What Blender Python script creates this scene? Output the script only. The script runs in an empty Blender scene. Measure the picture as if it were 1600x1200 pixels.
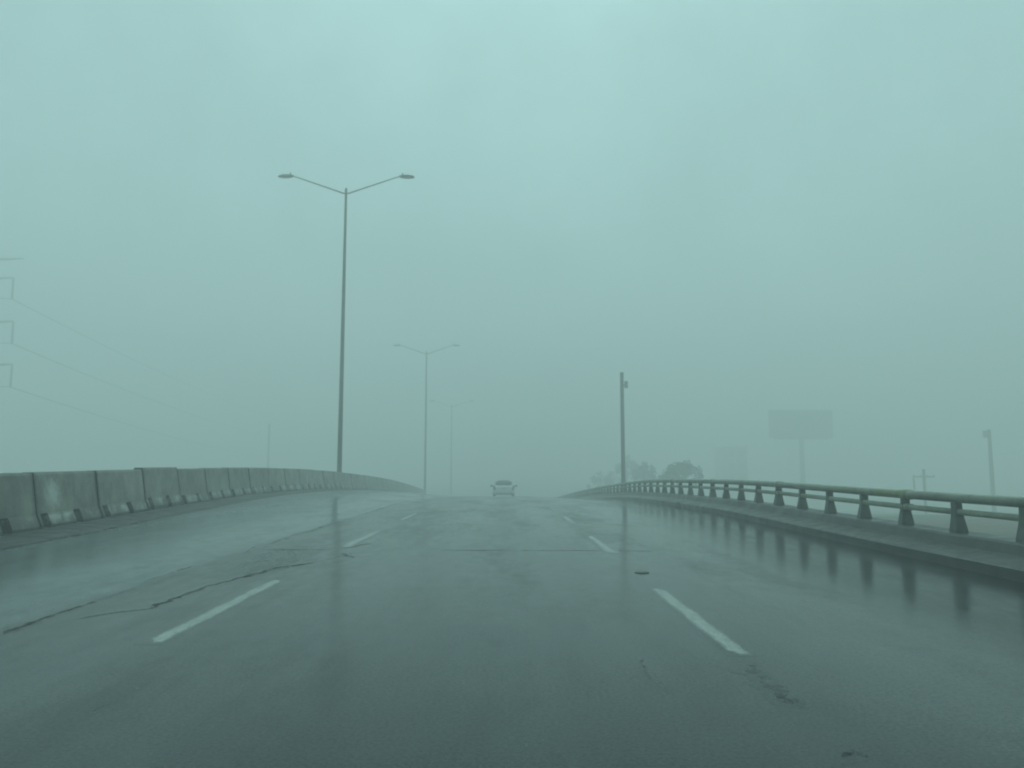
import bpy, bmesh, math, random
from math import radians, sin, cos, pi, sqrt
from mathutils import Vector, Matrix

S = bpy.context.scene
COL = S.collection
random.seed(7)

# ------------------------------------------------------------------ helpers
def link(o, parent=None):
    COL.objects.link(o)
    if parent is not None:
        o.parent = parent
    return o

def mesh_obj(name, V, F, mat, parent=None, smooth=False):
    me = bpy.data.meshes.new(name)
    me.from_pydata([tuple(v) for v in V], [], F)
    me.validate()
    bm = bmesh.new(); bm.from_mesh(me)
    bmesh.ops.recalc_face_normals(bm, faces=bm.faces)
    if name in ('road', 'gutter', 'lane_markings', 'road_cracks', 'ground', 'verge', 'embankment'):
        bm.normal_update()
        for f in bm.faces:
            if f.normal.z < 0: f.normal_flip()
    bm.to_mesh(me); bm.free()
    if mat: me.materials.append(mat)
    if smooth:
        for p in me.polygons: p.use_smooth = True
    return link(bpy.data.objects.new(name, me), parent)

class MB:
    """collects shapes for one mesh"""
    def __init__(s): s.V = []; s.F = []
    def add(s, V, F):
        b = len(s.V); s.V += [Vector(v) for v in V]; s.F += [[i + b for i in f] for f in F]; return s
    def box(s, x0, x1, y0, y1, z0, z1, tx=1.0, ty=1.0):
        cx, cy = (x0+x1)/2, (y0+y1)/2
        V = []
        for z, a, b in ((z0, 1, 1), (z1, tx, ty)):
            for sx, sy in ((-1,-1),(1,-1),(1,1),(-1,1)):
                V.append((cx+sx*(x1-x0)/2*a, cy+sy*(y1-y0)/2*b, z))
        return s.add(V, [[3,2,1,0],[4,5,6,7],[0,1,5,4],[1,2,6,5],[2,3,7,6],[3,0,4,7]])
    def tube(s, pts, rad, n=8, caps=True):
        pts = [Vector(p) for p in pts]
        rr = rad if isinstance(rad, (list, tuple)) else [rad]*len(pts)
        V = []; F = []
        for i, p in enumerate(pts):
            d = (pts[min(i+1, len(pts)-1)] - pts[max(i-1, 0)]).normalized()
            u = d.cross(Vector((0,0,1)))
            if u.length < 1e-3: u = d.cross(Vector((0,1,0)))
            u.normalize(); w = u.cross(d)
            for k in range(n):
                a = 2*pi*k/n
                V.append(p + (u*cos(a) + w*sin(a))*rr[i])
        for i in range(len(pts)-1):
            for k in range(n):
                F.append([i*n+k, i*n+(k+1)%n, (i+1)*n+(k+1)%n, (i+1)*n+k])
        if caps:
            F.append(list(range(n))[::-1]); F.append([(len(pts)-1)*n+k for k in range(n)])
        return s.add(V, F)
    def bar(s, a, b, w):
        return s.tube([a, b], w, 4)
    def loft(s, rings, closed=True, caps=True):
        n = len(rings[0]); V = [p for r in rings for p in r]; F = []
        for i in range(len(rings)-1):
            for k in range(n if closed else n-1):
                F.append([i*n+k, i*n+(k+1)%n, (i+1)*n+(k+1)%n, (i+1)*n+k])
        if caps and closed:
            F.append(list(range(n))[::-1]); F.append([(len(rings)-1)*n+k for k in range(n)])
        return s.add(V, F)
    def ball(s, c, r, nu=10, nv=7, sc=(1,1,1)):
        V = []; F = []
        for j in range(nv+1):
            t = pi*j/nv
            for i in range(nu):
                a = 2*pi*i/nu
                V.append((c[0]+r*sc[0]*sin(t)*cos(a), c[1]+r*sc[1]*sin(t)*sin(a), c[2]+r*sc[2]*cos(t)))
        for j in range(nv):
            for i in range(nu):
                F.append([j*nu+i, j*nu+(i+1)%nu, (j+1)*nu+(i+1)%nu, (j+1)*nu+i])
        return s.add(V, F)
    def build(s, name, mat, parent=None, smooth=False, bevel=0):
        o = mesh_obj(name, s.V, s.F, mat, parent, smooth)
        if bevel:
            m = o.modifiers.new('bevel', 'BEVEL'); m.width = bevel; m.segments = 2; m.limit_method = 'ANGLE'
        return o

def tag(o, label=None, cat=None, group=None, kind=None):
    if label: o['label'] = label
    if cat: o['category'] = cat
    if group: o['group'] = group
    if kind: o['kind'] = kind
    return o

def empty(name, loc, rz=0):
    o = bpy.data.objects.new(name, None); o.empty_display_size = 0.2
    o.location = loc; o.rotation_euler = (0, 0, rz)
    return link(o)

def copy_tree(o, parent=None):
    c = o.copy(); COL.objects.link(c)
    if parent is not None: c.parent = parent
    for ch in o.children: copy_tree(ch, c)
    return c

def interp(tab, t):
    """smooth (cubic Hermite) table lookup"""
    if t <= tab[0][0]: return tab[0][1]
    if t >= tab[-1][0]: return tab[-1][1]
    for i in range(len(tab)-1):
        x0, y0 = tab[i]; x1, y1 = tab[i+1]
        if t <= x1:
            def slope(j):
                if j == 0 or j == len(tab)-1: return 0.0
                a = (tab[j][1]-tab[j-1][1])/(tab[j][0]-tab[j-1][0]); b = (tab[j+1][1]-tab[j][1])/(tab[j+1][0]-tab[j][0])
                return 0.0 if a*b <= 0 else 2*a*b/(a+b)
            h = x1-x0; u = (t-x0)/h; m0, m1 = slope(i)*h, slope(i+1)*h
            return (2*u**3-3*u*u+1)*y0 + (u**3-2*u*u+u)*m0 + (-2*u**3+3*u*u)*y1 + (u**3-u*u)*m1

# ------------------------------------------------------------------ materials
def new_mat(name):
    m = bpy.data.materials.new(name); m.use_nodes = True
    nt = m.node_tree; b = nt.nodes['Principled BSDF']
    return m, nt, b
def N(nt, t, **kw):
    n = nt.nodes.new(t)
    for k, v in kw.items():
        if k in n.inputs: n.inputs[k].default_value = v
        else: setattr(n, k, v)
    return n
def L(nt, a, b): nt.links.new(a, b)
def ramp(nt, fac, stops):
    r = nt.nodes.new('ShaderNodeValToRGB'); cr = r.color_ramp
    while len(cr.elements) < len(stops): cr.elements.new(0.5)
    for e, (p, c) in zip(cr.elements, stops):
        e.position = p; e.color = (c[0], c[1], c[2], 1) if isinstance(c, (tuple, list)) else (c, c, c, 1)
    L(nt, fac, r.inputs[0]); return r
def noise(nt, vec, scale, detail=4, rough=0.55, stretch=None):
    if stretch:
        mp = nt.nodes.new('ShaderNodeMapping'); mp.inputs['Scale'].default_value = stretch
        L(nt, vec, mp.inputs[0]); vec = mp.outputs[0]
    n = N(nt, 'ShaderNodeTexNoise', Scale=scale, Detail=detail, Roughness=rough)
    L(nt, vec, n.inputs['Vector']); return n.outputs['Fac']
def mixc(nt, fac, a, b, mode='MIX'):
    m = nt.nodes.new('ShaderNodeMix'); m.data_type = 'RGBA'; m.blend_type = mode
    for s, v in ((m.inputs[0], fac), (m.inputs[6], a), (m.inputs[7], b)):
        if hasattr(v, 'is_linked'): L(nt, v, s)
        else: s.default_value = (v[0], v[1], v[2], 1) if isinstance(v, (tuple, list)) else v
    return m.outputs[2]
def math_(nt, op, a, b=0.0, c=None):
    m = nt.nodes.new('ShaderNodeMath'); m.operation = op
    for s, v in ((m.inputs[0], a), (m.inputs[1], b), (m.inputs[2], c)):
        if v is None: continue
        if hasattr(v, 'is_linked'): L(nt, v, s)
        else: s.default_value = v
    return m.outputs[0]
def bump(nt, b, h, strength, dist=0.01):
    bp = N(nt, 'ShaderNodeBump', Strength=strength, Distance=dist)
    L(nt, h, bp.inputs['Height']); L(nt, bp.outputs[0], b.inputs['Normal'])

def simple(name, c, rough=0.5, metal=0.0, var=0.25, scale=6.0, bmp=0.0):
    m, nt, b = new_mat(name)
    tc = nt.nodes.new('ShaderNodeTexCoord')
    f = noise(nt, tc.outputs['Object'], scale, 5)
    lo = [x*(1-var) for x in c]; hi = [x*(1+var) for x in c]
    r = ramp(nt, f, [(0.3, lo), (0.7, hi)])
    L(nt, r.outputs[0], b.inputs['Base Color'])
    b.inputs['Roughness'].default_value = rough; b.inputs['Metallic'].default_value = metal
    if bmp: bump(nt, b, noise(nt, tc.outputs['Object'], scale*8, 4), bmp)
    return m

def road_material(name='wet_asphalt', overlay=None):
    """wet asphalt; overlay 'paint' or 'tar' lays a worn coat of that over the same asphalt"""
    m, nt, b = new_mat(name)
    tc = nt.nodes.new('ShaderNodeTexCoord'); O = tc.outputs['Object']
    sep = nt.nodes.new('ShaderNodeSeparateXYZ'); L(nt, O, sep.inputs[0])
    wob = noise(nt, O, 0.9, 5, 0.65, (1, 0.35, 1))
    X = math_(nt, 'ADD', sep.outputs[0], math_(nt, 'MULTIPLY', math_(nt, 'SUBTRACT', wob, 0.5), 0.30))
    xn = math_(nt, 'MULTIPLY_ADD', X, 1/20.0, 0.5)                        # -10..10 -> 0..1
    def at(x): return x/20.0 + 0.5
    strips = ramp(nt, xn, [(at(-6.6), 0.12), (at(-5.6), 0.15), (at(-3.72), 0.14), (at(-3.58), 0.044), (at(-2.4), 0.048),
                           (at(-2.1), 0.038), (at(-1.3), 0.046), (at(-0.7), 0.034), (at(0.0), 0.052), (at(0.7), 0.034), (at(1.3), 0.046),
                           (at(1.7), 0.038), (at(2.4), 0.052), (at(3.1), 0.036), (at(3.9), 0.046), (at(5.2), 0.018)])
    big = ramp(nt, noise(nt, O, 0.5, 6, 0.65, (1, 0.4, 1)), [(0.3, 0.6), (0.7, 1.4)])
    mid = ramp(nt, noise(nt, O, 4.5, 6, 0.7, (1, 0.5, 1)), [(0.32, 0.7), (0.68, 1.3)])
    fine = ramp(nt, noise(nt, O, 70, 4, 0.75), [(0.30, 0.30), (0.55, 1.0), (0.70, 2.6)])
    tar = ramp(nt, noise(nt, O, 2.3, 6, 0.65, (1, 0.16, 1)), [(0.55, 1.0), (0.68, 0.5)])
    c = strips.outputs[0]
    for f in (big, mid, fine, tar): c = mixc(nt, 1.0, c, f.outputs[0], 'MULTIPLY')
    c = mixc(nt, 1.0, c, (0.50, 0.64, 0.68), 'MULTIPLY')
    # wetness: film of water, thicker in tracks, rough where the stones stand out
    wet = noise(nt, O, 0.8, 6, 0.65, (1, 0.22, 1))
    r1 = ramp(nt, wet, [(0.34, 0.05), (0.50, 0.09), (0.66, 0.19)])
    r2 = ramp(nt, noise(nt, O, 6, 5, 0.7, (1, 0.5, 1)), [(0.35, -0.02), (0.68, 0.06)])
    xr = ramp(nt, xn, [(at(-6.6), 0.22), (at(-5.9), 0.08), (at(-5.2), 0.03), (at(-3.8), 0.03), (at(-3.5), 0.08), (at(-2.0), 0.07), (at(-0.7), 0.03), (at(0.0), 0.07), (at(0.7), 0.01), (at(1.4), 0.04), (at(2.6), -0.03), (at(3.4), -0.03), (at(4.4), -0.06), (at(5.2), -0.08)])
    rg = math_(nt, 'MAXIMUM', math_(nt, 'ADD', math_(nt, 'ADD', r1.outputs[0], r2.outputs[0]), xr.outputs[0]), 0.035)
    # stones stand out of the film: reflectance broken up grain by grain and along the wheel tracks
    sg = ramp(nt, noise(nt, O, 48, 5, 0.8), [(0.34, 0.20), (0.50, 0.50), (0.66, 0.86)])
    st = ramp(nt, noise(nt, O, 1.4, 6, 0.7, (1, 0.10, 1)), [(0.35, 0.80), (0.65, 1.2)])
    spec = math_(nt, 'MULTIPLY', sg.outputs[0], st.outputs[0])
    if overlay:
        uv = nt.nodes.new('ShaderNodeAttribute'); uv.attribute_name = 'edge'
        if overlay == 'paint':
            ed = ramp(nt, math_(nt, 'ADD', uv.outputs['Fac'], math_(nt, 'MULTIPLY', math_(nt, 'SUBTRACT', noise(nt, O, 24, 6, 0.75), 0.5), 1.1)), [(0.22, 0.0), (0.62, 1.0)])
            wear = ramp(nt, noise(nt, O, 8, 7, 0.78, (1, 0.35, 1)), [(0.36, 0.50), (0.58, 1.0)])
            fn = ramp(nt, noise(nt, O, 90, 3, 0.7), [(0.34, 0.35), (0.58, 1.0)])
            f = math_(nt, 'MULTIPLY', math_(nt, 'MULTIPLY', ed.outputs[0], wear.outputs[0]), fn.outputs[0])
            c = mixc(nt, f, c, (0.36, 0.38, 0.355))
        else:
            ed = ramp(nt, math_(nt, 'ADD', uv.outputs['Fac'], math_(nt, 'MULTIPLY', math_(nt, 'SUBTRACT', noise(nt, O, 22, 6, 0.78), 0.5), 1.7)), [(0.25, 0.0), (0.75, 1.0)])
            wear = ramp(nt, noise(nt, O, 1.9, 5, 0.7), [(0.36, 0.25), (0.56, 1.0)])
            f = math_(nt, 'MULTIPLY', ed.outputs[0], wear.outputs[0])
            f = math_(nt, 'MULTIPLY', f, 0.8)
            c = mixc(nt, f, c, (0.006, 0.006, 0.006))
            rg = math_(nt, 'ADD', rg, math_(nt, 'MULTIPLY', f, 0.45))
            spec = math_(nt, 'MULTIPLY', spec, math_(nt, 'MULTIPLY_ADD', f, -0.85, 1.0))
    L(nt, c, b.inputs['Base Color']); L(nt, rg, b.inputs['Roughness'])
    L(nt, spec, b.inputs['Specular IOR Level'])
    b.inputs['IOR'].default_value = 1.36
    h = math_(nt, 'ADD', math_(nt, 'MULTIPLY', noise(nt, O, 85, 3, 0.75), 0.45), math_(nt, 'MULTIPLY', noise(nt, O, 7, 5, 0.65), 0.6))
    h = math_(nt, 'ADD', h, math_(nt, 'MULTIPLY', noise(nt, O, 1.6, 3, 0.5), 0.9))
    bump(nt, b, h, 0.09, 0.009)
    return m

PITCH = 2.25
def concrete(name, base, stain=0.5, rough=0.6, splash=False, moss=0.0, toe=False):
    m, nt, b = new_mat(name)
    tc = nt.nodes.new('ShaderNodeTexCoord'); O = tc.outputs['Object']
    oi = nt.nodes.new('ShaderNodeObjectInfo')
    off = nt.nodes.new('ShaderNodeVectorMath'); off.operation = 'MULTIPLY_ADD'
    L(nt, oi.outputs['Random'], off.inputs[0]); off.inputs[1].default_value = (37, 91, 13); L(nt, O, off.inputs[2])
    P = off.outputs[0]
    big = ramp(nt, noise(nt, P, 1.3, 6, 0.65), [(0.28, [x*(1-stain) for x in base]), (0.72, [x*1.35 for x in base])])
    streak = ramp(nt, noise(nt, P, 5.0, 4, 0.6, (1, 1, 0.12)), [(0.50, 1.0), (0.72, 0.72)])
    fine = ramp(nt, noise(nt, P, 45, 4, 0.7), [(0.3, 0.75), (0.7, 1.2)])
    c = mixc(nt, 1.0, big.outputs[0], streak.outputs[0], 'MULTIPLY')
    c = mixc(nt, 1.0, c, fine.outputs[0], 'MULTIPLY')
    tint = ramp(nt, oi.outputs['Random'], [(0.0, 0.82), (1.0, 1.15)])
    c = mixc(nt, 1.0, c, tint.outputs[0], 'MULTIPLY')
    if moss:
        mf = ramp(nt, noise(nt, P, 1.1, 4, 0.6), [(0.52, 0.0), (0.66, moss)])
        c = mixc(nt, mf.outputs[0], c, (0.16, 0.20, 0.06))
    if toe:   # worn pale paint on the toe
        sp = nt.nodes.new('ShaderNodeSeparateXYZ'); L(nt, O, sp.inputs[0])
        zb = ramp(nt, math_(nt, 'MULTIPLY', sp.outputs[2], 4.0), [(0.14, 0.0), (0.30, 1.0), (0.72, 1.0), (0.86, 0.0)])
        pf = ramp(nt, noise(nt, P, 2.6, 5, 0.7), [(0.47, 0.0), (0.60, 0.7)])
        c = mixc(nt, math_(nt, 'MULTIPLY', zb.outputs[0], pf.outputs[0]), c, (0.62, 0.64, 0.62))
        # grime drawn into the joints at both ends
        e1 = math_(nt, 'MINIMUM', sp.outputs[1], math_(nt, 'SUBTRACT', PITCH-0.05, sp.outputs[1]))
        jg = ramp(nt, math_(nt, 'ADD', e1, math_(nt, 'MULTIPLY', math_(nt, 'SUBTRACT', noise(nt, P, 14, 5, 0.7), 0.5), 0.10)), [(0.0, 0.22), (0.07, 1.0)])
        c = mixc(nt, 1.0, c, jg.outputs[0], 'MULTIPLY')
        # grime line low down where spray dries
        gz = ramp(nt, math_(nt, 'ADD', math_(nt, 'MULTIPLY', sp.outputs[2], 1.0), math_(nt, 'MULTIPLY', noise(nt, P, 3, 4), 0.3)), [(0.20, 0.36), (0.42, 1.0)])
        c = mixc(nt, 1.0, c, gz.outputs[0], 'MULTIPLY')
    if splash:
        sc = nt.nodes.new('ShaderNodeSeparateColor'); L(nt, oi.outputs['Color'], sc.inputs[0])
        vd = nt.nodes.new('ShaderNodeVectorMath'); vd.operation = 'DISTANCE'
        L(nt, O, vd.inputs[0]); vd.inputs[1].default_value = (-0.12, 0.55, 0.52)
        dd = math_(nt, 'ADD', vd.outputs['Value'], math_(nt, 'MULTIPLY', math_(nt, 'SUBTRACT', noise(nt, O, 9, 5, 0.7), 0.5), 0.5))
        sf = ramp(nt, dd, [(0.05, 0.8), (0.32, 0.0)])
        f = math_(nt, 'MULTIPLY', sf.outputs[0], math_(nt, 'SUBTRACT', 1.0, sc.outputs[0]))
        c = mixc(nt, f, c, (0.55, 0.58, 0.55))
    L(nt, c, b.inputs['Base Color'])
    rr = ramp(nt, noise(nt, P, 3.0, 4), [(0.3, rough*0.6), (0.7, min(1, rough*1.2))])
    L(nt, rr.outputs[0], b.inputs['Roughness'])
    bump(nt, b, noise(nt, P, 40, 5, 0.7), 0.35, 0.006)
    return m

def ground_material():
    m, nt, b = new_mat('soil_and_scrub')
    tc = nt.nodes.new('ShaderNodeTexCoord'); O = tc.outputs['Object']
    a = ramp(nt, noise(nt, O, 0.05, 7, 0.65), [(0.38, (0.16, 0.12, 0.10)), (0.5, (0.10, 0.10, 0.07)), (0.62, (0.05, 0.07, 0.04))])
    f = ramp(nt, noise(nt, O, 2.5, 5, 0.7), [(0.3, 0.6), (0.7, 1.3)])
    L(nt, mixc(nt, 1.0, a.outputs[0], f.outputs[0], 'MULTIPLY'), b.inputs['Base Color'])
    b.inputs['Roughness'].default_value = 0.85
    bump(nt, b, noise(nt, O, 3, 6, 0.7), 0.6, 0.2)
    return m

def leaf_material(name, c):
    m, nt, b = new_mat(name)
    g = nt.nodes.new('ShaderNodeNewGeometry')
    r = ramp(nt, g.outputs['Random Per Island'], [(0, [x*0.55 for x in c]), (1, [x*1.5 for x in c])])
    L(nt, r.outputs[0], b.inputs['Base Color']); b.inputs['Roughness'].default_value = 0.6
    return m

M = dict(
    crack=road_material('sealed_crack', 'tar'),
    road=road_material(), paint=road_material('worn_road_paint', 'paint'), ground=ground_material(),
    barrier=concrete('barrier_concrete', (0.225, 0.215, 0.185), 0.68, 0.55, splash=True, toe=True),
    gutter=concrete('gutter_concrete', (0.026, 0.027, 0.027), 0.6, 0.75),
    plinth=concrete('kerb_concrete', (0.045, 0.048, 0.043), 0.45, 0.5),
    post=concrete('post_concrete', (0.085, 0.10, 0.085), 0.4, 0.6),
    rail=concrete('rail_concrete', (0.23, 0.25, 0.20), 0.45, 0.5, moss=0.8),
    tar=simple('crack_tar', (0.012, 0.012, 0.012), 0.35, 0, 0.3, 20),
    drain_shade=simple('drain_dark', (0.012, 0.014, 0.014), 0.6, 0, 0.3, 20),
    galv=simple('weathered_steel_pole', (0.08, 0.082, 0.072), 0.5, 0.3, 0.25, 3),
    lampbody=simple('lamp_housing', (0.12, 0.125, 0.125), 0.5, 0.2, 0.15, 6),
    lens=simple('lamp_lens', (0.30, 0.32, 0.32), 0.2, 0, 0.05, 6),
    wood=simple('pole_wood', (0.075, 0.065, 0.055), 0.8, 0, 0.35, 8),
    ceramic=simple('insulator', (0.09, 0.08, 0.075), 0.3, 0, 0.1, 6),
    lattice=simple('tower_steel', (0.10, 0.105, 0.105), 0.55, 0.4, 0.2, 2),
    wire=simple('cable', (0.05, 0.05, 0.05), 0.6, 0.3, 0.1, 2),
    bark=simple('bark', (0.06, 0.05, 0.04), 0.9, 0, 0.35, 8, 0.5),
    leafa=leaf_material('leaves_dark', (0.045, 0.065, 0.030)),
    leafb=leaf_material('leaves_mid', (0.060, 0.080, 0.040)),
    carpaint=simple('silver_white_car_paint', (0.66, 0.68, 0.66), 0.3, 0.0, 0.05, 2),
    glass=simple('dark_car_glass', (0.006, 0.007, 0.007), 0.25, 0, 0.1, 2),
    rubber=simple('tyre_rubber', (0.015, 0.015, 0.015), 0.7, 0, 0.2, 10),
    black=simple('black_plastic', (0.02, 0.02, 0.02), 0.45, 0, 0.1, 10),
    alloy=simple('rim_alloy', (0.3, 0.3, 0.3), 0.35, 0.8, 0.1, 10),
    redlens=simple('tail_lens', (0.05, 0.008, 0.008), 0.2, 0, 0.1, 10),
    plate=simple('number_plate', (0.55, 0.56, 0.50), 0.4, 0, 0.08, 10),
    board=simple('billboard_face', (0.13, 0.15, 0.13), 0.5, 0, 0.25, 0.4),
    boardframe=simple('billboard_steel', (0.07, 0.075, 0.08), 0.5, 0.3, 0.2, 1),
    plaster=simple('building_plaster', (0.20, 0.20, 0.18), 0.8, 0, 0.2, 0.8),
    pane=simple('window_glass', (0.03, 0.035, 0.04), 0.15, 0, 0.1, 1),
)

# ------------------------------------------------------------------ road surface
K = 0.00042
GROUND = -6.0
def prof(y):
    if y < 10: return 0.0
    if y < 80: return -K*(y-10)**2
    z = -K*4900 - 2*K*70*(y-80)
    return max(z, GROUND + 0.04)
SL = [(-60, .05), (10, .055), (20, .07), (35, .092), (54, .085), (80, .05), (120, .0)]
SR = [(-60, -.005), (10, -.005), (20, .012), (30, .008), (45, -.05), (60, -.10), (80, -.13), (125, -.02)]
def road_z(x, y):
    z = prof(y)
    if x < -3.6: z += interp(SL, y)*(-3.6-x)
    if x > 1.4: z += interp(SR, y)*(x-1.4)
    return z
WX = [(-60, -6.6), (0, -6.75), (10, -7.05), (16, -7.55), (27, -8.35), (40, -8.5), (150, -8.6)]
def wx(y): return interp(WX, y)
KX = 5.32
ROAD_Y0, ROAD_Y1 = -60, 150
ys = [ROAD_Y0 + i for i in range(ROAD_Y1-ROAD_Y0+1)]
V = []; F = []
def cols(y):
    w = wx(y)
    return [w-3.0, w-1.5, w, w+0.6, (w-3.6)/2, -4.4, -3.66, -3.54, -2.8, -2.3, -1, 0, 0.7, 1.38, 1.42, 2.5, 3.7, 4.6, KX, 6.0, 6.6]
for y in ys:
    for x in cols(y): V.append((x, y, road_z(x, y)))
nc = len(cols(0))
for i in range(len(ys)-1):
    for k in range(nc-1):
        F.append([i*nc+k, i*nc+k+1, (i+1)*nc+k+1, (i+1)*nc+k])
tag(mesh_obj('road', V, F, M['road'], smooth=True), kind='structure')

# concrete gutter strip along the left barrier
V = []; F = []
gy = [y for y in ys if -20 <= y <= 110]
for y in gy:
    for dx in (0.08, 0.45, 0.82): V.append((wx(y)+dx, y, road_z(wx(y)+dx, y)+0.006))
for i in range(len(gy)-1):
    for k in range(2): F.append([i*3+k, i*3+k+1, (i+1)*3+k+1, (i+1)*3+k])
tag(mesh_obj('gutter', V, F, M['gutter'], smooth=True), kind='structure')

# lane markings
def strip(mb, pts, w, dz, taper=False, jit=0.0, mid=1.0):
    n = len(pts); V = []; F = []
    E = EDGE
    for i, (x, y) in enumerate(pts):
        a = pts[max(i-1, 0)]; b = pts[min(i+1, n-1)]
        dx, dy = b[0]-a[0], b[1]-a[1]; l = sqrt(dx*dx+dy*dy) or 1
        nx, ny = -dy/l, dx/l
        ww = w*(1+random.uniform(-jit, jit))/2
        if taper and i in (0, n-1): ww *= 0.2
        for s in (-1, 0, 1):
            px, py = x+nx*ww*s, y+ny*ww*s
            V.append((px, py, road_z(px, py)+dz*(0.4 if py < 9.5 else 1.0 if py > 12 else 0.4+0.24*(py-9.5))))
            E.append(mid if s == 0 and 0 < i < n-1 else 0.0)
    for i in range(n-1):
        for k in (0, 1): F.append([3*i+k, 3*i+k+1, 3*i+k+4, 3*i+k+3])
    mb.add(V, F)
EDGE = []
def set_edge(o):
    at_ = o.data.attributes.new('edge', 'FLOAT', 'POINT')
    for d_, v in zip(at_.data, EDGE): d_.value = v
    EDGE.clear(); return o
mk = MB()
for x, y0, cyc, ln in ((-2.33, 5.2, 6.2, 3.0), (1.47, 4.85, 5.75, 2.72)):
    for n in range(-2, 16):
        a = y0 + n*cyc
        strip(mk, [(x+random.uniform(-.008, .008), a+ln*t/16) for t in range(17)], 0.185, 0.0012, jit=0.06)
tag(set_edge(mk.build('lane_markings', M['paint'])), kind='structure')

def at(px, py, Y):
    d = ray(px, py); k_ = Y/d.y
    return (d.x*k_, Y, 1.15+d.z*k_)
# cracks sealed with tar, and the transverse joint
PIT, YAW = math.atan(131/1200), -math.atan(12/1200)
def ray(px, py):
    a, b = (px-800)/1200, (600-py)/1200
    y, z = cos(PIT)-b*sin(PIT), sin(PIT)+b*cos(PIT)
    return Vector((a*cos(YAW)-y*sin(YAW), a*sin(YAW)+y*cos(YAW), z))
def px2road(px, py):
    """place on the road seen at a pixel of the photograph (measuring helper)"""
    d = ray(px, py); t = 0.5
    while t < 200:
        p = d*t
        if 1.15+p.z <= road_z(p.x, p.y): break
        t += 0.02
    return p.x, p.y
def wander(pts, step=0.12, amp=0.03):
    out = []
    for a, b in zip(pts, pts[1:]):
        n = max(2, int(sqrt((b[0]-a[0])**2+(b[1]-a[1])**2)/step))
        for i in range(n):
            t = i/n; out.append((a[0]+(b[0]-a[0])*t+random.uniform(-amp, amp), a[1]+(b[1]-a[1])*t+random.uniform(-amp, amp)*1.6))
    out.append(pts[-1]); return out
ck = MB()
for poly, w_ in (([(110, 968), (235, 950), (330, 915), (385, 900), (440, 886), (495, 879)], 0.11),
                ([(380, 903), (440, 889), (500, 877), (560, 862)], 0.05),
                ([(0, 993), (90, 958), (165, 933), (215, 915), (300, 885)], 0.10),
                ([(528, 858), (550, 855), (566, 851), (580, 849)], 0.12),
                ([(533, 864), (552, 872)], 0.09),
                ([(1003, 1025), (1015, 1052), (1045, 1085)], 0.05),
                ([(1160, 1034), (1190, 1058), (1225, 1090), (1255, 1108)], 0.19),
                ([(1300, 1175), (1330, 1181), (1365, 1185)], 0.14),
                ([(640, 782), (560, 806), (480, 832)], 0.06)):
    strip(ck, wander([px2road(*p) for p in poly], 0.09, 0.022), w_, 0.0011, taper=True, jit=0.6, mid=0.50 if (w_ > 0.13 or w_ < 0.055) else 0.85)
strip(ck, wander([(-3.60, y_) for y_ in (3.2, 6, 9, 13, 18, 24, 32, 44)], 0.2, 0.022), 0.10, 0.0009, taper=True, jit=0.5)
for xa, xb, yy, w_ in ((-3.4, -2.5, 11.1, 0.09), (-0.95, 0.1, 11.0, 0.08), (0.2, 1.40, 10.95, 0.11), (1.5, 2.1, 10.9, 0.09)):
    strip(ck, wander([(xa, yy), (xb, yy-0.04)], 0.1, 0.012), w_, 0.0010, taper=True, jit=0.5)
tag(set_edge(ck.build('road_cracks', M['crack'])), kind='structure')

# ground far below and the embankment that carries the overpass
G = MB()
n = 48; half = 1200
V = []; F = []
def gcoord(i): 
    t = 2*i/n-1; return half*abs(t)**2.2*(1 if t >= 0 else -1)
for j in range(n+1):
    for i in range(n+1):
        x, y = gcoord(i), gcoord(j)+100
        h = GROUND + 0.5*sin(x*0.021+1.3)*cos(y*0.017) * (0 if (abs(x) < 45 and y < 170) else 1)
        V.append((x, y, h-0.02))
for j in range(n):
    for i in range(n): F.append([j*(n+1)+i, j*(n+1)+i+1, (j+1)*(n+1)+i+1, (j+1)*(n+1)+i])
tag(mesh_obj('ground', V, F, M['ground'], smooth=True), kind='structure')
def verge(x, y):
    """top of the earth right of the deck"""
    e = road_z(6.6, y)
    return max(GROUND, min(e-0.01, e-0.9*min(1, (x-6.6)/1.4)) - max(0, x-74)/2.4)
V = []; F = []
for j in range(0, 76):
    y = -60+3*j
    for i in range(26):
        x = 6.6 + (0, .35, .7, 1.05, 1.4)[i] if i < 5 else 8.0 + (i-4)*3.6
        V.append((x, y, verge(x, y) - 0.02 + (0.10*sin(x*1.7+y*0.9)*cos(y*0.6-x) if i > 3 else 0) - (0.5 if i > 23 else 0)))
for j in range(75):
    for i in range(25): F.append([j*26+i, j*26+i+1, (j+1)*26+i+1, (j+1)*26+i])
tag(mesh_obj('verge', V, F, M['ground'], smooth=True), kind='structure')
V = []; F = []
ey = [ROAD_Y0 + 3*i for i in range((ROAD_Y1-ROAD_Y0)//3+1)]
for y in ey:
    w = wx(y)-3.0
    for e, s in ((w, -1),):
        z = road_z(e, y)-0.01; d = z-GROUND+0.4
        for t in (0, 0.33, 0.66, 1):
            V.append((e+s*(t*d*1.3 + (random.uniform(-.25, .25) if 0 < t < 1 else 0)), y, z-d*t))
for i in range(len(ey)-1):
    for k in range(3): F.append([i*4+k, i*4+k+1, (i+1)*4+k+1, (i+1)*4+k])
tag(mesh_obj('embankment', V, F, M['ground'], smooth=True), kind='structure')

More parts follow.
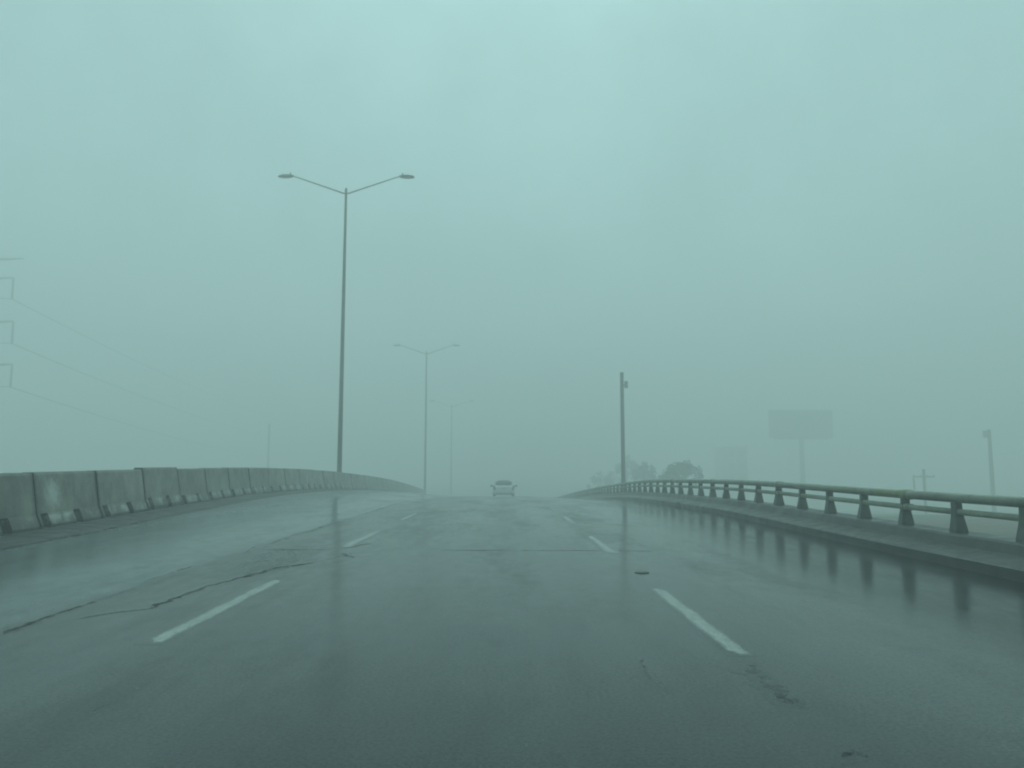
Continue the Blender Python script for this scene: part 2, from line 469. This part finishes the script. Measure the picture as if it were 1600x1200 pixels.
# ------------------------------------------------------------------ left barrier of precast segments
PITCH = 2.25
def segment_mesh():
    Ls = PITCH-0.05
    full = [(0, -0.12), (0, 0.05), (-0.055, 0.18), (-0.075, 0.235), (-0.165, 0.84), (-0.185, 0.88), (-0.34, 0.88), (-0.36, 0.84), (-0.42, 0.20), (-0.52, 0.07), (-0.52, -0.12)]
    cut = list(full); cut[0] = (-0.26, -0.12); cut[1] = (-0.30, 0.06); cut[2] = (-0.30, 0.18)
    st = [(0, full)]
    for c in (0.20, 0.20+PITCH/2):
        st += [(c-0.125, full), (c-0.115, cut), (c+0.115, cut), (c+0.125, full)]
    mids = [(t*Ls, full) for t in (0.3, 0.4, 0.75, 0.9)]
    st = sorted(st + mids + [(Ls, full)], key=lambda a: a[0])
    rings = []
    for y, pr in st:
        rings.append([(x, y, z) for x, z in pr])
    mb = MB(); mb.loft(rings)
    return mb
seg0 = segment_mesh().build('barrier_segment', M['barrier'])
BG = 'precast concrete barrier segments along the left edge'
special = {
    -2: 'grey concrete barrier segment cut by the left edge of the photo',
    -1: 'grey concrete barrier segment just left of the one with a pale splash mark',
    0: 'stained concrete barrier segment with a pale splash mark on its face',
    1: 'concrete barrier segment between the splash marked one and the slightly raised one',
    2: 'slightly raised concrete barrier segment with dark open joints at both ends',
    3: 'concrete barrier segment just beyond the slightly raised one, white patches on its toe',
}
first = True
for n in range(-2, 33):
    y0 = 12.2 + n*PITCH; y1 = y0 + PITCH
    o = seg0 if first else seg0.copy()
    if not first: COL.objects.link(o)
    first = False
    xa, xb = wx(y0), wx(y1); za, zb = road_z(xa, y0), road_z(xb, y1)
    d = Vector((xb-xa, y1-y0, zb-za)).normalized()
    side = Vector((d.y, -d.x, 0)).normalized(); up = side.cross(d)
    dz = 0.035 if n == 2 else random.uniform(-0.008, 0.008)
    mt = Matrix((side, d, up)).transposed().to_4x4()
    mt.translation = Vector((xa+random.uniform(-.012, .012), y0, za+dz))
    o.matrix_world = mt
    o.color = (0, 0, 0, 1) if n == 0 else (1, 1, 1, 1)
    lab = special.get(n, 'weathered concrete barrier segment in the left row beyond the raised one, fading towards the crest')
    tag(o, lab, 'concrete barrier', BG)

# ------------------------------------------------------------------ right railing on its kerb
rail_root = empty('bridge_railing', (5.95, 10.0, road_z(KX, 10)))
tag(rail_root, 'weathered concrete bridge railing with flared posts and two rails along the right kerb', 'railing')
RZ = lambda y: road_z(KX, y)
def rl(x, y, z): return (x-5.95, y-10.0, z-RZ(10))
ry = [-20 + 1.0*i for i in range(116)]
pf = [(KX, -0.25), (KX, 0.115), (KX+0.03, 0.14), (5.70, 0.20), (5.74, 0.31), (5.77, 0.33), (6.20, 0.33), (6.23, 0.30), (6.23, -0.7)]
mb = MB(); mb.loft([[rl(x, y, RZ(y)+z) for x, z in pf] for y in ry]); mb.build('kerb_plinth', M['plinth'], rail_root)
def rail_loft(zc, hw, hh):
    mb = MB(); rings = []
    for i in range(len(ry)*2-1):
        y = -20 + 0.5*i
        r = []
        for k in range(12):
            a = 2*pi*k/12; c, s = cos(a), sin(a)
            r.append(rl(5.95+hw*math.copysign(abs(c)**0.6, c), y, RZ(y)+zc+hh*math.copysign(abs(s)**0.6, s)))
        rings.append(r)
    mb.loft(rings)
    for y in [-9.8+5.3*i for i in range(19)]:          # splice sleeves
        mb.loft([[rl(5.95+(hw+.010)*math.copysign(abs(cos(a))**0.6, cos(a)), yy, RZ(yy)+zc+(hh+.010)*math.copysign(abs(sin(a))**0.6, sin(a))) for a in [2*pi*k/12 for k in range(12)]] for yy in (y-.09, y+.09)])
    return mb
rail_loft(0.775, 0.075, 0.062).build('top_rail', M['rail'], rail_root, smooth=True)
rail_loft(0.595, 0.045, 0.040).build('middle_rail', M['rail'], rail_root, smooth=True)
mb = MB(); 
prs = []
for z, hwx, hwy in ((0, 0.092, 0.075), (0.06, 0.086, 0.070), (0.20, 0.062, 0.056), (0.30, 0.052, 0.050), (0.41, 0.050, 0.050)):
    prs.append([(sx*hwx, sy*hwy, z) for sx, sy in ((-1,-1),(1,-1),(1,1),(-1,1))])
post0 = MB().loft(prs).build('post', M['post'], rail_root, bevel=0.008)
k = 0
for n in range(-9, 60):
    y = 10.14 + 1.325*n
    o = post0 if k == 0 else post0.copy()
    if k: COL.objects.link(o); o.parent = rail_root
    k += 1
    o.location = rl(5.95, y, RZ(y)+0.325-random.uniform(0, .008))
    o.rotation_euler = (random.uniform(-.025, .025), random.uniform(-.03, .03), random.uniform(-.12, .12))
    o.scale = (random.uniform(.93, 1.08), random.uniform(.92, 1.1), 1)
# half-round drain mouth on the kerb face, the opening's shade painted as near-black
dy = 23.6
V = [(-0.012, 0, 0), (0.04, 0, 0)]; mbd = MB()
ring0 = [(-0.02, 0.30*cos(a), 0.16*sin(a)) for a in [pi*i/10 for i in range(11)]]
ring1 = [(0.05, y*0.95, z*0.95) for x, y, z in ring0]
mbd.loft([ring0, ring1])
d = mbd.build('drain_mouth', M['drain_shade'], rail_root); d.location = rl(KX-0.004, dy, RZ(dy)-0.01)

# small dark road stud by the right dashes
sx, sy = px2road(1003, 895)
mb = MB()
for z, r in ((0, 1), ): pass
rings = [[(0.085*s*cos(a), 0.085*s*sin(a), z) for a in [2*pi*i/14 for i in range(14)]] for z, s in ((0, 1), (0.007, 0.9), (0.012, 0.6), (0.014, 0.25))]
mb.loft(rings)
o = mb.build('road_stud', M['tar'], smooth=True); o.location = (sx, sy, road_z(sx, sy)+0.001)
tag(o, 'small dark round road stud just beyond the nearest right lane dash', 'road stud')

# ------------------------------------------------------------------ twin-arm street lamps
def make_lamp():
    root = empty('street_lamp', (0, 0, 0))
    H = 16.75
    mb = MB(); mb.tube([(0, 0, 0.28), (0, 0, 6), (0, 0, 11), (0, 0, H)], [0.135, 0.115, 0.095, 0.07], 12); mb.build('pole', M['galv'], root, smooth=True)
    mb = MB(); mb.tube([(0, 0, H+0.01), (0, 0, H+0.16), (0, 0, H+0.24)], [0.075, 0.07, 0.02], 10); mb.build('cap', M['galv'], root, smooth=True)
    mb = MB(); mb.box(-0.3, 0.3, -0.3, 0.3, -0.3, 0.25, 0.9, 0.9); mb.box(-0.2, 0.2, -0.2, 0.2, 0.252, 0.278); mb.build('base', M['plinth'], root)
    for s in (-1, 1):
        mb = MB(); pts = []
        for i in range(9):
            t = i/8; pts.append((s*(0.06+2.70*t), 0, H-0.12+0.95*t))
        pts += [(s*2.95, 0, H+0.885), (s*3.13, 0, H+0.91)]
        mb.tube(pts, [0.042-0.012*i/10 for i in range(11)], 8); mb.build('arm', M['galv'], root, smooth=True)
        mb = MB(); rings = []
        for u, w, h0, h1 in ((3.01, .05, .0, .06), (3.11, .09, -.05, .085), (3.30, .13, -.075, .10), (3.60, .15, -.075, .085), (3.81, .11, -.06, .04), (3.89, .05, -.045, -.005)):
            rings.append([(s*u, -w, H+0.91+h0), (s*u, w, H+0.91+h0), (s*u, w*0.8, H+0.91+h1*0.8), (s*u, 0, H+0.91+h1), (s*u, -w*0.8, H+0.91+h1*0.8)])
        mb.loft(rings); lum = mb.build('luminaire', M['lampbody'], root, smooth=False)
        mb = MB(); mb.tube([(s*3.2, 0, H+0.985), (s*3.2, 0, H+1.115)], [0.04, 0.035], 8); mb.build('photocell', M['black'], lum)
        mb = MB(); mb.ball((s*3.51, 0, H+0.83), 0.13, 10, 6, (1.6, 0.8, 0.35)); mb.build('lens', M['lens'], lum, smooth=True)
    return root
lamp0 = make_lamp()
for i, (Y, lab) in enumerate(((42.5, 'tall nearest twin arm street lamp rising behind the left concrete barrier'),
                              (88.5, 'second twin arm street lamp, paler, where the left barrier ends at the crest'),
                              (131.7, 'farthest twin arm street lamp, almost lost in the fog left of the car'))):
    o = lamp0 if i == 0 else copy_tree(lamp0)
    o.location = (-9.05, Y, road_z(-9.05, Y)+0.02)
    tag(o, lab, 'street lamp', 'twin arm street lamps in the median')

# ------------------------------------------------------------------ the car ahead
def make_car(loc):
    root = empty('car', loc)
    # body: stations along y (rear 0 -> front 4.25): y, z_low, z_top, half width low, half width top
    st = [(0.00, .36, .74, .62, .60), (0.05, .28, .90, .76, .68), (0.18, .24, .965, .82, .74), (0.55, .22, .985, .845, .765), (1.0, .22, .985, .85, .775),
          (2.0, .22, .955, .85, .785), (2.9, .22, .93, .85, .775), (3.5, .24, .88, .84, .73), (3.95, .28, .78, .79, .66), (4.18, .34, .66, .68, .56), (4.25, .42, .58, .55, .48)]
    rings = []
    for y, zl, zt, wl, wt in st:
        zm = zl+(zt-zl)*0.55
        h = [(wl*0.93, zl), (wl, zl+0.08), (wl*1.01, zm), (wl*0.985, zl+(zt-zl)*0.8), (wt, zt-0.02), (wt*0.82, zt+0.005)]
        ring = [(-x, y, z) for x, z in h] + [(x, y, z) for x, z in reversed(h)]
        rings.append(ring)
    body = MB().loft(rings).build('body', M['carpaint'], root, smooth=True)
    # greenhouse roof shell
    cs = [(0.22, .97, .70), (0.42, 1.18, .64), (0.62, 1.37, .585), (0.85, 1.43, .56), (1.45, 1.45, .55), (2.0, 1.455, .555), (2.45, 1.40, .575), (2.85, 1.19, .65), (3.15, .93, .71)]
    rings = []
    for y, zt, w in cs:
        zb = 0.90
        rings.append([(-.74, y, zb), (-.70, y, zb+(zt-zb)*.35), (-w-.03, y, zb+(zt-zb)*.82), (-w*.75, y, zt), (w*.75, y, zt), (w+.03, y, zb+(zt-zb)*.82), (.70, y, zb+(zt-zb)*.35), (.74, y, zb)])
    MB().loft(rings).build('roof', M['carpaint'], root, smooth=True)
    # rear window, rounded outline lying on the sloping rear of the greenhouse
    pts = []
    for i in range(24):
        a = 2*pi*i/24; c, s = cos(a), sin(a)
        u = math.copysign(abs(c)**0.55, c); v = math.copysign(abs(s)**0.62, s)
        z = 1.195+0.225*v
        t = (z-0.97)/(1.43-0.97)
        pts.append((u*(0.685-0.13*t), 0.165+0.46*t - 0.012, z))
    mid = [(x*0.55, y, 1.195+(z-1.195)*0.55) for x, y, z in pts]
    mid = [(x, 0.165+0.46*((z-0.97)/0.46)-0.03, z) for x, y, z in mid]
    mb = MB(); mb.loft([[(x, y+0.16, z) for x, y, z in pts], pts, mid]); mb.build('rear_window', M['glass'], root, smooth=True)
    for s in (-1, 1):
        mb = MB()
        mb.loft([[(s*x, y, z) for x, y, z in [(.735, .85, 1.0), (.748, 2.85, .98), (.662, 2.5, 1.30), (.645, 1.9, 1.37), (.645, 1.4, 1.36), (.675, 1.05, 1.24)]],
                 [(s*(x-.08), y, z) for x, y, z in [(.735, .85, 1.0), (.748, 2.85, .98), (.662, 2.5, 1.30), (.645, 1.9, 1.37), (.645, 1.4, 1.36), (.675, 1.05, 1.24)]]])
        mb.build('side_window', M['glass'], root)
        mb = MB(); mb.ball((s*0.98, 2.62, 1.0), 0.115, 10, 7, (1.15, .7, .85)); mb.tube([(s*0.80, 2.66, .95), (s*0.93, 2.63, .98)], 0.035, 6)
        mb.build('wing_mirror', M['black'], root, smooth=True)
        mb = MB(); rings = []
        for zz, wo, wi in ((.52, .74, .58), (.68, .79, .62), (.86, .80, .66), (.95, .75, .68)):
            yy = 0.0 + (zz-.6)*.22
            rings.append([(s*wi, yy-.045+.03, zz), (s*wo, yy+.01, zz), (s*(wo+.045), yy+.22, zz), (s*wi, yy+.22, zz)])
        mb.loft(rings); mb.build('tail_light', M['redlens'], root)
        for yy in (0.78, 3.42):
            mb = MB(); rings = []
            for xo, r in ((-.10, .24), (-.10, .29), (-.07, .315), (.07, .315), (.10, .29), (.10, .24)):
                rings.append([(s*.74+xo, yy+r*cos(a), .315+r*sin(a)) for a in [2*pi*i/24 for i in range(24)]])
            mb.loft(rings); w = mb.build('wheel', M['rubber'], root, smooth=False)
            mb = MB(); mb.loft([[(s*(.74+xo), yy+r*cos(a), .315+r*sin(a)) for a in [2*pi*i/20 for i in range(20)]] for xo, r in ((.085, .215), (.112, .20), (.118, .06))]); mb.build('rim', M['alloy'], w)
    mb = MB(); rings = []
    for x, yo in ((-.80, .16), (-.70, .0), (-.35, -.05), (.35, -.05), (.70, .0), (.80, .16)):
        rings.append([(x, yo-.02, .30), (x, yo-.05, .36), (x, yo-.05, .54), (x, yo, .59), (x, yo+.12, .59), (x, yo+.12, .30)])
    MB().loft(rings).build('rear_bumper', M['carpaint'], root)
    mb = MB(); mb.box(-.18, .18, -.045, -.02, .62, .75); mb.build('number_plate', M['plate'], root)
    mb = MB(); mb.box(-.62, .62, .02, .30, .20, .295); mb.build('rear_valance', M['black'], root)
    return root
M['glass'].node_tree.nodes['Principled BSDF'].inputs['Specular IOR Level'].default_value = 0.15
cy = 65.5
car = make_car((-0.04, cy, prof(cy)+0.004))
car.rotation_euler = (-0.046, 0, 0); car.scale = (1.09, 1, 0.99)
tag(car, 'small pale silver car seen from behind, driving ahead in the middle lane at the crest', 'car')

# ------------------------------------------------------------------ trees beyond the railing
def make_tree(name, x, y, top_z, r, squash, nleaf, mat, label, seed):
    rnd = random.Random(seed)
    gz = verge(x, y)-0.15
    root = empty(name, (x, y, gz))
    H = top_z-gz; cz = H-r*squash
    mb = MB()
    mb.tube([(0, 0, 0), (0.08, 0.03, cz*0.35), (0.0, 0.1, cz*0.7), (0.1, 0, cz)], [0.22, 0.17, 0.13, 0.07], 8)
    limbs = []
    for i in range(9):
        a = rnd.uniform(0, 2*pi); e = rnd.uniform(0.2, 1.2); l = r*rnd.uniform(0.65, 0.95)
        st = Vector((0.04, 0.05, cz*rnd.uniform(0.6, 0.92)))
        en = Vector((cos(a)*cos(e)*l, sin(a)*cos(e)*l, cz+sin(e)*l*squash*0.9-0.1*r))
        md = st.lerp(en, 0.5)+Vector((0, 0, 0.15*r))
        mb.tube([st, md, en], [0.075, 0.05, 0.02], 6); limbs.append(en)
    mb.build('trunk', M['bark'], root, smooth=True)
    clumps = []
    for e in limbs: clumps.append((e, r*rnd.uniform(0.18, 0.36)))
    for i in range(16):
        a = rnd.uniform(0, 2*pi); q = rnd.uniform(-0.75, 1); rr = sqrt(max(0, 1-q*q))*r*rnd.uniform(0.35, 1.15)
        clumps.append((Vector((cos(a)*rr, sin(a)*rr, cz+q*r*squash*0.85)), r*rnd.uniform(0.14, 0.36)))
    V = []; F = []
    for i in range(nleaf):
        c, cr = rnd.choice(clumps)
        d = Vector((rnd.gauss(0, 1), rnd.gauss(0, 1), rnd.gauss(0, 1))); d.normalize()
        p = c + d*cr*rnd.random()**0.45
        u = Vector((rnd.gauss(0, 1), rnd.gauss(0, 1), rnd.gauss(0, 0.7))).normalized(); w = u.cross(Vector((rnd.gauss(0, 1), rnd.gauss(0, 1), rnd.gauss(0, 1)))).normalized()
        s = rnd.uniform(0.09, 0.19)
        b = len(V); V += [p-u*s, p+w*s*0.5, p+u*s, p-w*s*0.5]; F.append([b, b+1, b+2, b+3])
    mesh_obj('crown', V, F, mat, root)
    tag(root, label, 'tree', 'trees beyond the right railing')
    return root

def tree_at(px, ptop, Y, r, sq, nl, mat, lab, seed):
    x, y, z = at(px, ptop, Y); return make_tree('tree', x, y, z, r, sq, nl, mat, lab, seed)
tree_at(1060, 719, 84, 2.0, 0.95, 3400, M['leafa'], 'nearest and darkest bushy tree showing above the right railing', 3)
tree_at(1006, 723, 104, 1.75, 0.95, 2600, M['leafa'], 'small round tree between the darkest tree and the utility pole, above the railing', 5)
tree_at(979, 712, 128, 2.3, 1.3, 2800, M['leafb'], 'faint tall tree right behind the utility pole', 9)
tree_at(941, 738, 128, 2.5, 0.9, 2800, M['leafb'], 'faint low tree left of the utility pole at the far end of the railing', 12)

# ------------------------------------------------------------------ poles
def make_pole(x, y, z0, z1, r0, r1, arms, label, group=None, mat='wood'):
    root = empty('utility_pole', (x, y, z0))
    H = z1-z0
    mb = MB(); mb.tube([(0, 0, 0), (0, 0, H*0.5), (0, 0, H)], [r0, (r0+r1)/2, r1], 10); mb.build('pole', M[mat], root, smooth=True)
    for (zz, a, b, ang) in arms:
        arm = MB(); c, s = cos(ang), sin(ang)
        arm.tube([(a*c, a*s - (r1+.05), H-zz), (b*c, b*s - (r1+.05), H-zz)], 0.06, 4)
        ao = arm.build('crossarm', M[mat], root)
        for t in (0.04, 0.35, 0.65, 0.96):
            q = a+(b-a)*t
            if abs(q) < 0.15: continue
            i_ = MB(); i_.tube([(q*c, q*s-(r1+.05), H-zz+0.05), (q*c, q*s-(r1+.05), H-zz+0.12), (q*c, q*s-(r1+.05), H-zz+0.22)], [0.03, 0.07, 0.03], 8); i_.build('insulator', M['ceramic'], ao)
    return tag(root, label, 'utility pole', group)
x, y, z1 = at(971.5, 582, 56)
GZ = verge(x, y)-0.15
up = make_pole(x, y, GZ, z1, 0.165, 0.13, [(0.55, -1.0, 1.0, radians(84)), (1.6, -0.8, 0.8, radians(84))], 'dark utility pole standing beyond the right railing, trees at its foot', mat='wood')
mb = MB(); mb.tube([(0.31, 0.0, z1-GZ-1.15), (0.31, 0, z1-GZ-0.65)], [0.13, 0.13], 12); mb.box(.10, .2, -.04, .04, z1-GZ-1.0, z1-GZ-0.9); mb.build('transformer', M['lampbody'], up)
x, y, z1 = at(1545, 671, 92)
mp = make_pole(x, y, GROUND-0.05, z1, 0.27, 0.20, [], 'pale thick mast standing in fog near the right edge, a small box head on top', mat='boardframe')
mb = MB(); mb.box(-0.62, -0.2, -0.25, 0.25, z1-GROUND-0.95, z1-GROUND-0.1); mb.build('equipment_box', M['boardframe'], mp)
x, y, z1 = at(1443, 733, 86)
tp = make_pole(x, y, GROUND-0.05, z1, 0.17, 0.14, [(0.85, -1.35, 1.1, 0)], 'short utility pole with one crossarm behind the right railing, between billboard and mast', mat='wood')
mb = MB(); mb.tube([(-1.28, -0.19, z1-GROUND-0.95), (-1.22, -0.19, z1-GROUND-2.2)], [0.07, 0.09], 8); mb.build('hanging_insulator', M['ceramic'], tp)
x, y, z1 = at(421, 662, 140)
make_pole(x, y, GROUND-0.05, z1, 0.24, 0.18, [], 'very faint slim pole far behind the left barrier, left of the tall lamp', mat='boardframe')

# ------------------------------------------------------------------ billboard
x, y, z = at(1251, 662, 158)
bb = empty('billboard', (x, y, GROUND-0.05))
bz = z-GROUND
mb = MB(); mb.tube([(0, 0, 0), (0, 0, bz-2.9)], [0.55, 0.48], 16); mb.build('column', M['boardframe'], bb, smooth=True)
mb = MB()
mb.box(-6.4, 6.4, -0.36, -0.30, bz-2.65, bz+2.65); mb.build('front_panel', M['board'], bb)
mb = MB()
for zz in (bz-2.75, bz+2.75): mb.box(-6.5, 6.5, -0.42, 0.42, zz-0.09, zz+0.09)
for xx in (-6.45, -3.2, 0, 3.2, 6.45): mb.box(xx-0.08, xx+0.08, -0.28, 0.28, bz-2.65, bz+2.65)
mb.box(-5.5, 5.5, -0.25, 0.25, bz-3.2, bz-2.85)
mb.build('frame', M['boardframe'], bb)
mb = MB(); mb.box(-6.4, 6.4, -1.3, -0.5, bz-3.0, bz-2.93)
for xx in (-6, -3, 0, 3, 6): mb.bar((xx, -1.28, bz-2.93), (xx, -1.28, bz-2.0), 0.03)
mb.bar((-6.4, -1.28, bz-2.0), (6.4, -1.28, bz-2.0), 0.03); mb.build('catwalk', M['boardframe'], bb)
tag(bb, 'wide billboard on a single column, a faint grey rectangle in the fog beyond the railing', 'billboard')

# ------------------------------------------------------------------ faint building
x, y, z = at(1150, 698, 182)
bl = empty('building', (x, y, GROUND-0.05)); Hb = z-GROUND
mb = MB(); mb.box(-2.6, 2.6, 0, 9, 0, Hb-0.4); mb.build('wall', M['plaster'], bl)
mb = MB(); mb.box(-2.75, 2.75, -0.15, 9.15, Hb-0.395, Hb-0.15); mb.box(-2.75, -2.55, -.15, 9.15, Hb-0.146, Hb+.1); mb.box(2.55, 2.75, -.15, 9.15, Hb-0.146, Hb+.1); mb.box(-2.54, 2.54, -.15, .05, Hb-0.146, Hb+.1); mb.build('roof', M['plaster'], bl)
for fl in range(4):
    for wxx in (-1.35, 1.35):
        z0 = 0.9+fl*2.95
        if z0+1.5 > Hb-0.5: continue
        mb = MB(); mb.box(wxx-.7, wxx-.6, -.08, .02, z0, z0+1.5); mb.box(wxx+.6, wxx+.7, -.08, .02, z0, z0+1.5); mb.box(wxx-.597, wxx+.597, -.08, .02, z0, z0+.1); mb.box(wxx-.597, wxx+.597, -.08, .02, z0+1.4, z0+1.5)
        w = mb.build('window', M['boardframe'], bl)
        mb = MB(); mb.box(wxx-.595, wxx+.595, -.03, -.005, z0+.103, z0+1.397); mb.build('pane', M['pane'], w)
tag(bl, 'faint narrow flat roofed building beyond the railing, left of the billboard', 'building')

# ------------------------------------------------------------------ transmission tower and its cables
TY = 100.0
tx, _, _ = at(-42, 500, TY)
tw = empty('transmission_tower', (tx, TY, GROUND-0.1)); TB = GROUND-0.1
arms = [(404, 37, 0.0), (434, 21, 2.75), (502, 21, 2.85), (569, 19, 2.9)]
topz = at(0, 396, TY)[2]-TB
def hw(z): return 2.6*max(0, 1-z/topz)**1.25 + 0.45
mb = MB()
lv = [topz*q for q in (0, .15, .28, .39, .49, .575, .66, .745, .83, .91, 1)]
for sx in (-1, 1):
    for sy in (-1, 1):
        mb.tube([(sx*hw(z), sy*hw(z), z) for z in lv], 0.11, 6)
for a, b in zip(lv, lv[1:]):
    ha, hb = hw(a), hw(b)
    for s in (-1, 1):
        mb.bar((-ha, s*ha, a), (hb, s*hb, b), 0.05); mb.bar((ha, s*ha, a), (-hb, s*hb, b), 0.05)
        mb.bar((s*ha, -ha, a), (s*hb, hb, b), 0.05); mb.bar((s*ha, ha, a), (s*hb, -hb, b), 0.05)
        mb.bar((-hb, s*hb, b), (hb, s*hb, b), 0.05); mb.bar((s*hb, -hb, b), (s*hb, hb, b), 0.05)
mb.build('lattice_body', M['lattice'], tw)
ends = []
for py, tipx, ins in arms:
    X, _, Z = at(tipx, py, TY); Z -= TB
    reach = X-tx
    for s in (1, -1):
        mb = MB(); h = hw(min(Z, topz))
        mb.bar((s*h, -h, Z-0.2), (s*reach, 0, Z), 0.085); mb.bar((s*h, h, Z-0.2), (s*reach, 0, Z), 0.085)
        if ins: 
            mb.bar((s*h, 0, Z+1.5), (s*h*1.02+s*0.1, 0, Z+1.5), 0.06)
            for t in (0.25, 0.5, 0.75):
                mb.bar((s*(h+(reach-h)*t), -h*(1-t), Z-0.2*(1-t)), (s*(h+(reach-h)*t), h*(1-t), Z-0.2*(1-t)), 0.05)
        arm = mb.build('crossarm', M['lattice'], tw)
        if ins:
            m2 = MB(); pts = []; rr = []
            for i in range(27):
                pts.append((s*reach, 0, Z-0.1-ins*i/26)); rr.append(0.17 if i % 2 else 0.09)
            m2.tube(pts, rr, 8); m2.build('insulator_string', M['ceramic'], arm)
            m3 = MB(); m3.tube([(s*reach, 0, Z-ins-0.1), (s*(reach-1.2), 0.2, Z-ins-0.02), (s*(reach-2.6), 0.5, Z-ins+0.15)], 0.045, 6); m3.build('jumper', M['wire'], arm)
            if s == 1: ends.append((X, TY, Z-ins-0.12+TB))
tag(tw, 'tall lattice transmission tower at the left edge, only its arm tips and insulator strings showing', 'pylon')
for i, (e, lab) in enumerate(zip(ends, ('topmost of three faint power cables running right from the tower arms',
                                        'middle one of three faint power cables running right from the tower arms',
                                        'lowest of three faint power cables running right from the tower arms'))):
    p0 = Vector(e); p1 = Vector((e[0]-2, TY+330, e[2]+1))
    mb = MB(); pts = []
    for k in range(41):
        t = k/40; p = p0.lerp(p1, t); p.z -= 4*9.0*t*(1-t); pts.append(p)
    mb.tube(pts, 0.05, 5)
    tag(mb.build('power_cable', M['wire'], smooth=True), lab, 'power cable', 'power cables from the lattice tower')

# ------------------------------------------------------------------ haze
hz = MB(); hz.box(-1300, 1300, -1250, 1450, GROUND-1.9, 34.0)
hm = bpy.data.materials.new('haze'); hm.use_nodes = True
nt = hm.node_tree; nt.nodes.clear()
out = nt.nodes.new('ShaderNodeOutputMaterial'); pv = nt.nodes.new('ShaderNodeVolumePrincipled')
pv.inputs['Color'].default_value = (0.93, 0.95, 0.95, 1)
pv.inputs['Density'].default_value = 0.0160
pv.inputs['Anisotropy'].default_value = 0.12
L(nt, pv.outputs[0], out.inputs['Volume'])
tag(hz.build('haze', hm), kind='stuff')

# ------------------------------------------------------------------ sky, sun, camera
w = bpy.data.worlds.new('World'); S.world = w; w.use_nodes = True
nt = w.node_tree; bg = nt.nodes['Background']
sky = nt.nodes.new('ShaderNodeTexSky'); sky.sky_type = 'NISHITA'; sky.sun_disc = False
EL, ROT = radians(68), radians(5)
sky.sun_elevation = EL; sky.sun_rotation = ROT; sky.dust_density = 4.0; sky.air_density = 1.0
hs = nt.nodes.new('ShaderNodeHueSaturation'); hs.inputs['Saturation'].default_value = 0.12
L(nt, sky.outputs[0], hs.inputs['Color'])
gtc = nt.nodes.new('ShaderNodeTexCoord')
cl = ramp(nt, noise(nt, gtc.outputs['Generated'], 3.2, 6, 0.6), [(0.3, 0.87), (0.7, 1.13)])
cloudy = mixc(nt, 1.0, hs.outputs[0], cl.outputs[0], 'MULTIPLY')
tint = mixc(nt, 1.0, cloudy, (0.62, 1.0, 0.965), 'MULTIPLY')
L(nt, tint, bg.inputs['Color']); bg.inputs['Strength'].default_value = 0.14
sun = bpy.data.lights.new('sun', 'SUN'); sun.energy = 0.6; sun.angle = radians(60); sun.color = (0.72, 1.0, 0.93)
so = bpy.data.objects.new('sun', sun); link(so)
dirv = Vector((sin(ROT)*cos(EL), cos(ROT)*cos(EL), sin(EL)))      # towards the sun
so.rotation_euler = dirv.to_track_quat('Z', 'Y').to_euler()

cam = bpy.data.cameras.new('camera'); co = bpy.data.objects.new('camera', cam); link(co)
cam.sensor_width = 36; cam.lens = 36*1200/1600; cam.clip_start = 0.05; cam.clip_end = 5000
co.location = (0, 0, 1.15)
co.rotation_euler = (radians(90)+math.atan(131/1200), 0, -math.atan(12/1200))
S.camera = co

S.cycles.pixel_filter_type = 'BLACKMAN_HARRIS'; S.cycles.filter_width = 2.0
S.render.engine = 'CYCLES'
S.cycles.volume_bounces = 6; S.cycles.max_bounces = 10; S.cycles.diffuse_bounces = 3; S.cycles.glossy_bounces = 3
S.cycles.use_denoising = True
S.cycles.sample_clamp_indirect = 8
try: S.cycles.denoiser = 'OPENIMAGEDENOISE'
except Exception: pass
S.view_settings.view_transform = 'Standard'; S.view_settings.look = 'None'
S.view_settings.exposure = 0.0; S.view_settings.gamma = 1.0
